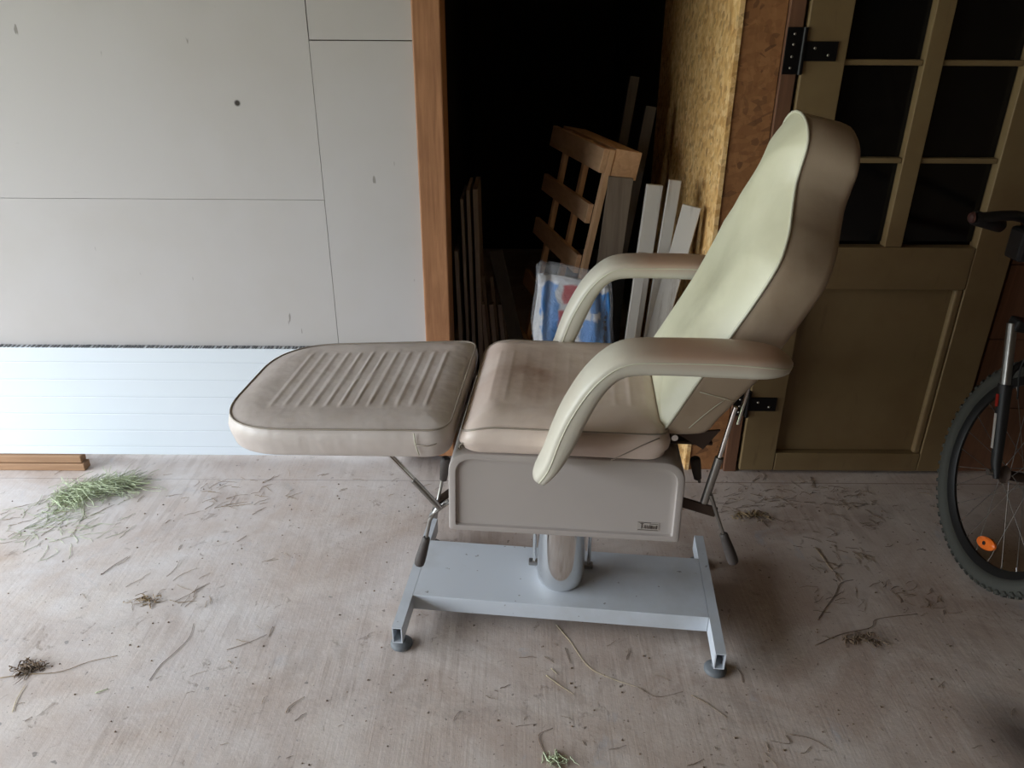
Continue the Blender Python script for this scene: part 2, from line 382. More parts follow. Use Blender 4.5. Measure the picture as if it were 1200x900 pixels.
# ------------------------------------------------------------------ the treatment chair
TH = math.radians(-4.8)
CH = empty('treatment_chair', (.138, 1.700, 0), TH)
tag(CH, 'cream leatherette beauty treatment chair with reclined back on grey steel base', 'chair')
def cushion(name, outline, wseam, wbot, crown, mapf, mat, rings=44, edge=.07, hfun=None, bulge=.006, round_=.022, piping=None, pr=.0032, sidemat=None):
    O = np.array(outline); c = O.mean(0); R = np.linalg.norm(O-c, axis=1); n = len(O)
    mb = MB()
    seg = np.vstack([O, O[:1]])[::2]; sa = seg[:-1]; sd = seg[1:]-sa; sl = (sd**2).sum(1)+1e-12
    def dist(x, y):
        q = np.array([x, y])-sa; t_ = np.clip((q*sd).sum(1)/sl, 0, 1); e_ = q-sd*t_[:, None]; return math.sqrt((e_**2).sum(1).min())
    layers = []
    def lay(ins, w):
        k = np.maximum(R-ins, 0)/R
        return [tuple(mapf(c[0]+(O[i, 0]-c[0])*k[i], c[1]+(O[i, 1]-c[1])*k[i], w)) for i in range(n)]
    H = wseam-wbot
    for ins, w in [(9, wbot), (.12, wbot), (round_, wbot), (round_*.45, wbot+round_*.18), (round_*.12, wbot+round_*.5), (0, wbot+round_), (-bulge*.7, wbot+H*.45), (-bulge, wbot+H*.65), (-bulge*.6, wbot+H*.85), (0.0, wseam-.003), (.003, wseam)]:
        layers.append(lay(ins, w))
    sidecount = len(layers)
    for r in range(1, rings+1):
        t = (r/rings); t = t**1.35
        ring = []
        for i in range(n):
            k = 1-t; x = c[0]+(O[i, 0]-c[0])*k; y = c[1]+(O[i, 1]-c[1])*k
            d = dist(x, y)
            h = crown*(1-(1-min(1, d/edge))**2)
            if hfun: h += hfun(x, y)*min(1, d/.02)
            ring.append(tuple(mapf(x, y, wseam+h)))
        layers.append(ring)
    vs = [v for l in layers for v in l]; m_ = len(layers)
    fs = [(i*n+k, i*n+(k+1) % n, (i+1)*n+(k+1) % n, (i+1)*n+k) for i in range(m_-1) for k in range(n)]
    mb.add(vs, fs)
    o = mb.build(name, mat, CH, smooth=True)
    if sidemat is not None:
        o.data.materials.append(sidemat.m)
        lim = (sidecount-1)*n
        for p in o.data.polygons:
            if min(p.vertices) < lim: p.material_index = 1
    if piping:
        pts = [Vector(mapf(O[i, 0], O[i, 1], wseam+.0015)) for i in range(n)]
        MB().tube(pts, pr, 6, closed=True).build('piping', piping, o, smooth=True)
    return o
# footrest: droops a little to the left
def mfoot(u, v, w):
    k = -.27-u; return (u, v, w-.055*k)
def ribs_foot(u, v):
    if v < -.165 or v > .165: return 0
    a = min(1, (v+.165)/.02, (.165-v)/.02)
    ph = (u+.325-.10*v*0)/.0335
    if ph < -11.6 or ph > .4: return 0
    f = ph-round(ph); return .0020*math.exp(-(f/.13)**2)*a
fo = rrect([(-.806, -.247, .17), (-.256, -.258, .055), (-.256, .258, .055), (-.806, .245, .17)], 420)
foot = cushion('footrest', fo, .686, .615, .012, mfoot, M['vfoot'], rings=70, hfun=ribs_foot, round_=.013, bulge=.008, piping=M['pipdark'], pr=.0022)
MB().tube([mfoot(-.33, -.2652, .684), mfoot(-.329, -.2665, .665), mfoot(-.325, -.266, .645), mfoot(-.322, -.262, .628)], .0014, 6).build('side_seam', M['piping'], foot, smooth=True)
MB().tube([mfoot(-.329, -.2665, .655), mfoot(-.30, -.2665, .653), mfoot(-.285, -.261, .655), mfoot(-.268, -.245, .66)], .0012, 6).build('side_seam', M['pipdark'], foot, smooth=True)
# seat
def mseat(u, v, w):
    k = min(1, max(0, (-.150-u)/.095)); drop = .062*(1-math.sqrt(max(0, 1-k*k*.96)))
    k2 = min(1, max(0, (u-.19)/.05)); drop += .018*k2*k2
    return (u, v, w-drop*max(0, (w-.624)/.088))
def ribs_seat(u, v):
    if abs(v) > .155: return 0
    a = min(1, (.155-abs(v))/.02); ph = u/.036; f = ph-round(ph)
    if abs(ph) > 5.4: return 0
    wgt = .25+.75*min(1, max(0, (abs(u+.02)-.08)/.08))
    sag = 0
    return (.0012*math.exp(-(f/.15)**2))*a*wgt
so = rrect([(-.232, -.250, .045), (.222, -.246, .045), (.222, .256, .045), (-.232, .256, .045)], 360)
seat = cushion('seat', so, .694, .624, .018, mseat, M['vseat'], rings=60, hfun=ribs_seat, piping=M['pipdark'], bulge=.010, pr=.0022)
MB().tube([(-.225, -.246, .652), (-.232, -.240, .645), (-.236, -.236, .636), (-.232, -.232, .628)], .0018, 6).build('side_seam', M['pipdark'], seat, smooth=True)
MB().tube([(.10, -.2555, .632), (.13, -.2575, .652), (.165, -.2565, .674), (.20, -.25, .69)], .0012, 6).build('side_seam', M['pipdark'], seat, smooth=True)
# backrest: profile curve in x/z, outline in length/width
prof = np.array(cat([(.208, .676), (.27, .797), (.325, .905), (.382, 1.03), (.420, 1.13), (.437, 1.21), (.447, 1.28), (.450, 1.328)], 10))
pd = np.r_[0, np.cumsum(np.linalg.norm(np.diff(prof, axis=0), axis=1))]
tg = np.gradient(prof, axis=0); 
ker = np.ones(15)/15; pad = np.pad(tg, ((7, 7), (0, 0)), mode='edge')
tg = np.stack([np.convolve(pad[:, k], ker, 'valid') for k in range(2)], 1); tg /= np.linalg.norm(tg, axis=1)[:, None]
def mback(s_, v, w):
    x = np.interp(s_, pd, prof[:, 0]); z = np.interp(s_, pd, prof[:, 1])
    tx = np.interp(s_, pd, tg[:, 0]); tz = np.interp(s_, pd, tg[:, 1])
    lean = .16*min(1, max(0, (z-1.0)/.3))
    return (x-tz*w, v, z+(tx*(1-(min(1, max(0, (.86-z)/.14)) if w < 0 else 0))+(lean if w < 0 else 0))*w)
def s_at(z): return float(np.interp(z, prof[:, 1], pd))
hw = [(.676, .180), (.680, .204), (.70, .213), (.74, .214), (.80, .211), (.905, .212), (.97, .219), (1.03, .224), (1.06, .224), (1.08, .219), (1.10, .207), (1.13, .182), (1.15, .158), (1.17, .138), (1.19, .123), (1.21, .113), (1.24, .110), (1.27, .112), (1.292, .103), (1.310, .082), (1.322, .052), (1.328, .02)]
rt = [(s_at(z), w) for z, w in hw]
rt = [tuple(p) for p in cat(rt, 6)]
bo = resample(rt[::-1]+[(a, -b) for a, b in rt], 360, True)[::-1]
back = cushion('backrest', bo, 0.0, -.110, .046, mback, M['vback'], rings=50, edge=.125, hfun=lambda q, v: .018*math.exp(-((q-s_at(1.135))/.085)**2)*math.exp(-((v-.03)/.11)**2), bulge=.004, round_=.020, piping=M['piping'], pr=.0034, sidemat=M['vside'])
hb_ = lambda q: -np.interp(q, [a for a, b in rt], [b for a, b in rt])-.0045
MB().tube([mback(s_at(.79), hb_(s_at(.79)), w) for w in (-.014, -.045, -.075, -.098)], .0008, 6).build('side_seam', M['piping'], back, smooth=True)
MB().tube([mback(s_at(a), hb_(s_at(a)), w) for a, w in ((.70, -.050), (.735, -.060), (.77, -.070), (.787, -.076))], .0007, 6).build('side_seam', M['piping'], back, smooth=True)
# armrests
PO = cat([(-.052, .618), (-.030, .668), (-.012, .728), (.010, .785), (.045, .848), (.085, .891), (.125, .908), (.19, .912), (.30, .914), (.38, .909), (.432, .895)], 6)
PL = cat([(-.040, .612), (-.004, .668), (.022, .722), (.042, .775), (.068, .832), (.094, .866), (.125, .880), (.19, .884), (.30, .884), (.38, .884), (.432, .889)], 6)
PO = resample(PO, 60); PL = resample(PL, 60)
def arm(sgn):
    mb = MB(); nn = 60; rings = []
    for i in range(nn):
        o_ = PO[i]; l_ = PL[i]; t = i/(nn-1)
        k = min(1, (math.sqrt(max(0, 1-(1-min(1, t/.10))**2))*.45+.55 if t < .10 else 1)) if t < .5 else math.sqrt(max(.003, 1-max(0, (t-.86)/.14)**2.2))
        if t < .5: k = 1-.35*max(0, 1-t/.10)**2
        j = max(0, i-1); q = min(nn-1, i+1); d = PO[q]-PO[j]; d /= np.linalg.norm(d); nrm = np.array([-d[1], d[0]])
        vc, hwid = .305, .055*k
        th = o_-l_; ring = []
        for a in range(17):
            ang = math.pi*a/16; v = vc+hwid*math.cos(ang)
            p = o_+nrm*.020*math.sin(ang)**.7*min(1, k+.2)
            ring.append((p[0], v, p[1]))
        for f_, vv in ((.35, -1.02), (.7, -1.0), (.95, -.93), (1.0, -.8), (1.0, -.3), (1.0, .3), (1.0, .8), (.95, .93), (.7, 1.0), (.35, 1.02)):
            p = o_-th*f_; ring.append((p[0], vc+hwid*vv, p[1]))
        rings.append(ring)
    m_ = len(rings[0]); vs = [(x, sgn*v, z) for r in rings for x, v, z in r]
    fs = [(i*m_+k, i*m_+(k+1) % m_, (i+1)*m_+(k+1) % m_, (i+1)*m_+k) for i in range(nn-1) for k in range(m_)]
    fs += [tuple(range(m_)), tuple((nn-1)*m_+k for k in range(m_))]
    mb.add(vs, fs); o = mb.build('armrest', M['varm'], CH, smooth=True)
    for side in (0, 16):
        MB().tube([Vector((r[side][0], sgn*r[side][1], r[side][2])) for r in rings], .0014, 6).build('piping', M['piping'], o, smooth=True)
    MB().tube([(.36, sgn*.19, .880), (.37, sgn*.262, .880)], .010, 10).build('arm_pivot', M['steel'], o, smooth='auto')
    MB().tube([(.392, sgn*.30, .885), (.388, sgn*.30, .862)], .0035, 8).build('arm_pin', M['chrome'], o, smooth='auto')
    return o
arm(-1); arm(1)
# housing box with a recessed side face
def housing():
    prof_ = [(-.266, .408), (.268, .408)] 
    def inset(d):
        out = []
        cs = [(-.266+d, .408+d, max(.006, .008-d)), (.270-d, .408+d, max(.006, .008-d)), (.268-d, .621-d, .055-d*.8), (-.262+d, .621-d, .055-d*.8)]
        for i in range(4):
            x, y, rr_ = cs[i]; p = np.array([x, y]); a = np.array(cs[i-1][:2])-p; b = np.array(cs[(i+1) % 4][:2])-p
            a = a/np.linalg.norm(a); b = b/np.linalg.norm(b)
            for k in range(13):
                t = k/12; out.append((1-t)**2*(p+a*rr_)+2*t*(1-t)*p+t*t*(p+b*rr_))
        return np.array(out)
    P0 = inset(0)
    mb = MB(); L = []
    for sgn in (1, -1):
        pass
    seq = [(.018+.012, .228), (.018+.003, .228), (.018, .229), (.016, .236), (.006, .2365), (.002, .235), (0, .231)]
    for d, v in seq: L.append([(x, -v, z) for x, z in inset(d)])
    for d, v in seq[::-1]: L.append([(x, v, z) for x, z in inset(d)])
    n = len(P0); vs = [p for l in L for p in l]; m_ = len(L)
    fs = [(i*n+k, i*n+(k+1) % n, (i+1)*n+(k+1) % n, (i+1)*n+k) for i in range(m_-1) for k in range(n)]
    fs += [tuple(range(n)), tuple((m_-1)*n+k for k in range(n))]
    mb.add(vs, fs); return mb.build('housing', M['housing'], CH, smooth='auto')
hs = housing()
lb = MB().box(.172, .222, -.2292, -.2282, .432, .456).build('maker_label', M['labelbg'], hs)
mk = MB(); rr = random.Random(5)
mk.box(.175, .203, -.2298, -.2292, .4545, .4555).box(.200, .219, -.2298, -.2292, .4515, .4524).box(.174, .220, -.2298, -.2292, .4345, .4354)
mk.box(.179, .1865, -.2298, -.2292, .4515, .4528).box(.182, .1836, -.2298, -.2292, .438, .452)
x = .188
while x < .217:
    mk.box(x, x+.001, -.2298, -.2292, .4385, .446+rr.uniform(0, .003)); x += rr.uniform(.0016, .0034)
mk.build('print', M['ink'], lb)
# base
bz = math.radians(-1.0); cb, sb_ = math.cos(bz), math.sin(bz)
def bpt(u, v, z): return (u*cb-v*sb_, u*sb_+v*cb, z)
def bbox(mb, x0, x1, y0_, y1_, z0, z1):
    vs = [bpt(x, y, z) for z in (z0, z1) for y in (y0_, y1_) for x in (x0, x1)]
    return mb.add(vs, [(0, 2, 3, 1), (4, 5, 7, 6), (0, 1, 5, 4), (2, 6, 7, 3), (0, 4, 6, 2), (1, 3, 7, 5)])
mb = MB(); bbox(mb, -.3938, .3938, -.113, .131, .086, .0898); bbox(mb, -.393, .393, -.113, -.1095, .042, .0865); bbox(mb, -.393, .393, .1275, .131, .042, .0865)
base = mb.build('base_plate', M['enamel'], CH, bevel=.0012)
for sx_ in (-1, 1):
    mb = MB(); x0, x1 = sorted((sx_*.394, sx_*.420)); t = .0028
    a, b_ = -.240, .242
    for (p, q, r_, w) in ((x0, x0+t, .040, .090), (x1-t, x1, .040, .090)): bbox(mb, p, q, a, b_, r_, w)
    bbox(mb, x0+t, x1-t, a, b_, .040, .040+t); bbox(mb, x0+t, x1-t, a, b_, .090-t, .090)
    bm_ = mb.build('base_beam', M['enamel'], CH)
    for y in (-.205, .215):
        cx, cy, _ = bpt(sx_*.407, y, 0)
        ft = MB().lathe((cx, cy, .0005), [(.026, 0), (.029, .003), (.029, .008), (.024, .014), (.012, .018), (.010, .022)], 28).build('levelling_foot', M['foot'], bm_, smooth='auto')
        MB().lathe((cx, cy, .020), [(.006, 0), (.006, .022)], 12).build('foot_stem', M['dsteel'], ft, smooth='auto')
colm = MB().lathe((.0, .0, .0895), [(.052, 0), (.059, .004), (.0635, .014), (.066, .035), (.0655, .08), (.064, .20), (.0635, .32)], 48).build('column', M['chrome'], CH, smooth='auto')
for x in (-.076, .078):
    rod = MB().lathe((x, .058, .0895), [(.0055, 0), (.0055, .32)], 12).build('guide_rod', M['chrome'], CH, smooth='auto')
    MB().box(x-.016, x+.012, .048, .068, .0897, .102).build('rod_clamp', M['steel'], rod, bevel=.002)
# levers, struts
def grip(a, b, parent, r=.0125):
    a, b = Vector(a), Vector(b); d = (b-a); L = d.length; d.normalize()
    mb = MB(); mb.tube([a+d*L*t for t in (0, .04, .12, .35, .6, .85, .97, 1.0)], [r*.55, r*.78, r*.80, r*.92, r*1.02, r*1.06, r, r*.85], 16)
    g_ = mb.build('lever_grip', M['grip'], parent, smooth='auto')
    MB().tube([b-d*.001, b+d*.0015], [r*.8, r*.7], 16).build('grip_end', M['gripend'], g_, smooth='auto')
    return g_
lv = MB().tube([(-.272, -.195, .462), (-.300, -.20, .440), (-.318, -.2, .408), (-.329, -.2, .352)], [.006, .006, .005, .004], 10).build('lever', M['steel'], CH, smooth='auto')
grip((-.328, -.2, .356), (-.351, -.2, .272), lv)
lv = MB().tube([(-.300, -.19, .452), (-.292, -.175, .49), (-.2865, -.17, .52)], .004, 10).build('lever', M['steel'], CH, smooth='auto')
grip((-.2875, -.17, .503), (-.279, -.17, .565), lv, .0115)
st = MB().bar((-.255, -.20, .475), (-.318, -.20, .420), .014, .005).bar((-.30, -.19, .46), (-.312, -.18, .40), .016, .004, (0, 1, 0)).build('lever_bracket', M['steel'], CH, bevel=.001)
st = MB().tube([(-.290, -.212, .452), (-.350, -.212, .527)], .0075, 12).build('gas_strut', M['steel'], CH, smooth='auto')
MB().tube([(-.350, -.212, .527), (-.418, -.212, .608)], .0045, 12).build('strut_rod', M['chrome'], st, smooth='auto')
MB().tube([(-.350, -.200, .524), (-.418, -.200, .604)], .0035, 10).build('strut_rod', M['chrome'], st, smooth='auto')
MB().tube([(-.414, -.225, .606), (-.414, -.190, .606)], .007, 10).build('strut_pin', M['dsteel'], st, smooth='auto')
MB().bar((-.30, -.19, .455), (-.20, -.10, .50), .02, .006).build('strut_bracket', M['dsteel'], CH)
# right side: strut from the backrest to the dark arm, two levers
st = MB().tube([(.322, -.2, .500), (.342, -.2, .62)], .0095, 14).build('gas_strut', M['steel'], CH, smooth='auto')
MB().tube([(.342, -.2, .62), (.362, -.195, .745)], .0055, 12).build('strut_rod', M['chrome'], st, smooth='auto')
MB().tube([(.378, -.17, .69), (.392, -.16, .775)], .0042, 10).build('strut_rod', M['chrome'], st, smooth='auto')
br = MB().bar((.262, -.195, .497), (.352, -.2, .474), .006, .026).build('lever_bracket', M['dsteel'], CH, bevel=.0015)
lv = MB().tube([(.333, -.205, .525), (.352, -.205, .475), (.3765, -.205, .413)], [.005, .0045, .004], 10).build('lever', M['steel'], CH, smooth='auto')
grip((.374, -.205, .420), (.408, -.205, .338), lv)
lv = MB().tube([(.318, -.14, .515), (.312, -.135, .545)], .004, 10).build('lever', M['steel'], CH, smooth='auto')
grip((.314, -.135, .520), (.302, -.13, .575), lv, .0115)
# hinge plate under the back
mb = MB(); v0, v1_ = -.192, -.186
tri = [(.242, .672), (.338, .684), (.306, .634)]
mb.add([(x, v0, z) for x, z in tri]+[(x, v1_, z) for x, z in tri], [(0, 1, 2), (5, 4, 3), (0, 3, 4, 1), (1, 4, 5, 2), (2, 5, 3, 0)])
hp = mb.build('hinge_plate', M['dsteel'], CH)
MB().box(.236, .330, -.17, .18, .632, .640).build('hinge_crossbar', M['dsteel'], CH, bevel=.002)
MB().tube([(.240, -.200, .664), (.240, -.186, .664)], .0075, 14).build('hinge_bolt', M['chrome'], hp, smooth='auto')
mb = MB(); tp = [(.2275, -.165, .700), (.233, -.12, .704), (.232, -.06, .694), (.231, -.02, .702)]
mb.add([Vector(p) for p in tp]+[Vector(p)+Vector((.004, 0, -.034)) for p in tp]+[Vector(p)+Vector((.0015, 0, 0)) for p in tp]+[Vector(p)+Vector((.0055, 0, -.034)) for p in tp],
       [(0, 1, 5, 4), (1, 2, 6, 5), (2, 3, 7, 6), (8, 12, 13, 9), (9, 13, 14, 10), (10, 14, 15, 11), (0, 8, 9, 1), (1, 9, 10, 2), (2, 10, 11, 3), (4, 5, 13, 12), (5, 6, 14, 13), (6, 7, 15, 14), (0, 4, 12, 8), (3, 11, 15, 7)])
tg_ = mb.build('fabric_tag', M['whiteboard'], CH); tg_['label'] = 'white torn tag between seat and back'

# ------------------------------------------------------------------ things stored in the dark alcove
def board(base, top, w, t, mat, label, name='board', group=None, face=(1, 0, 0), cat_='board'):
    a, b = Vector(base), Vector(top)
    mb = MB(a); d = (b-a).normalized(); fx = Vector(face); fx = (fx-d*fx.dot(d)).normalized(); n_ = d.cross(fx)
    mb.obox((a+b)/2, d*(b-a).length/2, fx*w/2, n_*t/2)
    o = mb.build(name, mat, bevel=.0015); tag(o, label, cat_, group); return o
G1 = 'boards leaning at the right of the alcove'
board((.29, 2.67, .012), (.376, 2.73, 1.000), .085, .022, M['oldwood'], 'weathered grey board leaning left of the white boards in the alcove', group=G1)
board((.395, 2.53, .012), (.472, 2.60, 1.00), .052, .030, M['whiteboard'], 'white painted board with split top beside the weathered grey board', group=G1)
board((.455, 2.55, .012), (.534, 2.575, 1.020), .040, .016, M['whiteboard'], 'narrow white board between two wider ones near the strand board', group=G1)
board((.415, 2.49, .012), (.588, 2.53, .945), .062, .020, M['whiteboard'], 'bright white board leaning furthest right against the strand board', group=G1, face=(1, -.35, 0))
board((.470, 2.60, .012), (.612, 2.62, .915), .05, .018, M['oldwood'], 'brown edged board just behind the rightmost white board', group=G1)
board((.375, 2.470, .012), (.430, 2.485, .80), .034, .014, M['whiteboard'], 'short white board in front of the taller white boards', group=G1)
board((.350, 2.612, .012), (.372, 2.632, .70), .055, .022, M['black'], 'short black board behind the far armrest beside the plastic bag', group=G1)
board((.30, 3.10, .012), (.462, 3.16, 1.30), .035, .03, M['darkwood'], 'tall thin dark batten standing behind the pallet', group='dark battens in the alcove')
board((.36, 3.02, .012), (.520, 3.08, 1.20), .040, .02, M['darkwood'], 'tall dark board leaning at the right rear beside the strand board', group='dark battens in the alcove')
G2 = 'thin boards standing at the left of the alcove'
for (x, y, z, w, lab) in [(-.222, 3.08, .67, .018, 'short thin board, leftmost of the stack at the left of the alcove'), (-.197, 3.10, .87, .014, 'pale edged thin board second from left in the alcove stack'),
                          (-.174, 3.12, .90, .016, 'tall thin board in the middle of the left alcove stack'), (-.147, 3.14, .90, .024, 'tall wider board at the right of the left alcove stack')]:
    board((x+.02, y-.02, .012), (x, y, z), .30, w*.8, M['greyboard'], lab, group=G2, face=(.0, 1, 0))
for k, (x, lab) in enumerate([(-.135, 'low slat beside the tall boards, left of three with light ends'), (-.098, 'low slat, middle of three with light ends in the alcove'), (-.062, 'low slat, right of three with light ends in the alcove')]):
    board((x+.047, 3.02, .012), (x+.010, 3.05, .42+.0*k), .05, .018, M['greyboard'], lab, group='low slats in the alcove', face=(0, 1, 0), name='slat', cat_='slat')
    board((x+.052, 3.16, .012), (x+.008, 3.18, .50), .05, .014, M['greyboard'], lab.replace('low slat', 'taller slat').replace('with light ends', 'behind the low slats'), group='taller slats in the alcove', face=(0, 1, 0), name='slat', cat_='slat')
board((.085, 2.90, .012), (-.070, 3.07, .64), .055, .02, M['darkwood'], 'dark board leaning diagonally left in the middle of the alcove')
# pallet standing on its edge, leaning to the right
pb = Vector((.148, 2.80, 0)); e1 = Vector((.193, 0, 1.083)).normalized(); e2 = Vector((-.133, .57, 0)).normalized(); e3 = e1.cross(e2).normalized()
if e3.x > 0: e3 = -e3                                # e3 points to the left
PA = empty('wooden_pallet', pb); tag(PA, 'raw pine pallet stood on edge, leaning right in the dark alcove', 'pallet')
def pbox(name, a0, a1, b0, b1, c0, c1, mat):         # up, depth, left ranges
    c = pb+e1*(a0+a1)/2+e2*(b0+b1)/2+e3*(c0+c1)/2
    o = MB(pb).obox(c, e1*(a1-a0)/2, e2*(b1-b0)/2, e3*(c1-c0)/2).build(name, mat, PA, bevel=.002); return o
LT = 1.10
for b0 in (0.0, .235, .50): pbox('slat', .012, LT, b0, b0+.03, -.022, .0, M['slatwood'])
for a0 in (.86, .665, .42, .15): pbox('rail', a0-.036, a0+.036, .032, .66, .0005, .0205, M['palletwood'])
pbox('rail', LT-.085, LT-.0, .0, .66, .0005, .0225, M['palletwood'])
pbox('block_beam', LT-.095, LT+.005, .004, .66, -.125, -.0235, M['palletwood'])
pbox('block_beam', .03, .12, .004, .66, -.125, -.0235, M['palletwood'])
# plastic bag
BG = empty('plastic_bag', (.226, 2.500, 0)); tag(BG, 'clear plastic bag with blue and red printed contents behind the far armrest', 'bag')
def bagmesh(sc, zt, ruff, seed):
    rnd = random.Random(seed); mb = MB(); n = 64; L = []; ph = [rnd.uniform(0, 6.28) for _ in range(8)]
    hs_ = np.linspace(0, 1, 30)
    for h in hs_:
        z = .004+zt*h
        wx = (.132+.006*math.sin(h*9+ph[0]))*sc; wy = (.055*(1-h**4*.75)+.004*math.sin(h*13))*sc
        if h > .86: wx *= 1-.04*(h-.86)/.14
        ring = []
        for k in range(n):
            a = 2*math.pi*k/n; c, s_ = math.cos(a), math.sin(a)
            x = wx*math.copysign(abs(c)**(.55-.2*h), c); y = wy*math.copysign(abs(s_)**.7, s_)
            cr_ = .0045*math.sin(7*a+ph[1]+5*h)+.003*math.sin(15*a+ph[2]-7*h)+.003*math.sin(3*a+22*h+ph[3])
            x += c*cr_; y += s_*cr_*1.6
            zz2 = z+(ruff*math.sin(3.1*a+ph[4])*.6+ruff*math.sin(7*a+ph[5])*.5)*max(0, (h-.8)/.2)-.018*x/.13*h
            ring.append((x-.020*h+.0, y, zz2))
        L.append(ring)
    vs = [p for l in L for p in l]; m_ = len(L)
    fs = [(i*n+k, i*n+(k+1) % n, (i+1)*n+(k+1) % n, (i+1)*n+k) for i in range(m_-1) for k in range(n)]+[tuple(range(n)), tuple((m_-1)*n+k for k in range(n))]
    mb.add(vs, fs); return mb
bm1 = Mat('bag_contents', lin((196, 196, 200)), .45)
X_ = bm1.xyz()
def rectmask(m, x0, x1, z0, z1, nz=.010):
    n1 = m.noise(18, 3, .5, None, 0, 1); off = m.math('MULTIPLY', m.math('SUBTRACT', n1, .5), nz*6)
    x = m.math('ADD', X_[0], off); z = m.math('ADD', X_[2], off)
    a = m.math('MULTIPLY', m.ramp(x, x0-.004, x0+.004), m.ramp(x, x1+.004, x1-.004))
    b = m.math('MULTIPLY', m.ramp(z, z0-.004, z0+.004), m.ramp(z, z1+.004, z1-.004))
    return m.math('MULTIPLY', a, b)
BL = lin((46, 120, 190)); RD = lin((170, 34, 40))
bm1.mix(rectmask(bm1, -.125, -.070, .0, .690), BL, .95)
bm1.mix(rectmask(bm1, .035, .125, .44, .660), BL, .95)
bm1.mix(rectmask(bm1, .005, .075, .20, .56), BL, .95)
bm1.mix(rectmask(bm1, -.055, .03, .62, .685, .004), RD, .95)
bm1.mix(rectmask(bm1, -.070, -.035, .53, .60, .004), RD, .95)
bm1.mix(rectmask(bm1, .040, .075, .565, .585), lin((230, 232, 236)), .9)
bm1.mix(bm1.math('MULTIPLY', rectmask(bm1, .086, .100, .40, .60, .001), bm1.noise(95, 2, .5, bm1.vec((1, 1, .7)), .48, .52)), lin((38, 40, 52)), .9)
bm1.mix(bm1.math('MULTIPLY', rectmask(bm1, -.06, .0, .40, .52, .001), bm1.noise(80, 2, .5, bm1.vec((1, 1, .7)), .50, .54)), lin((38, 40, 52)), .8)
bm1.bump(bm1.noise(14, 4, .6, None, .2, .8, dist=1), .6, .012)
bagmesh(.95, .70, .004, 4).build('printed_pack', bm1, BG, smooth=True)
bm2 = Mat('clear_film', lin((225, 226, 232)), .28)
bm2.b.inputs['Alpha'].default_value = .15; bm2.bump(bm2.noise(22, 5, .65, bm2.vec((1, 1, .5)), .2, .8, dist=1.2), .8, .012)
bagmesh(1.0, .735, .014, 4).build('film', bm2, BG, smooth=True)

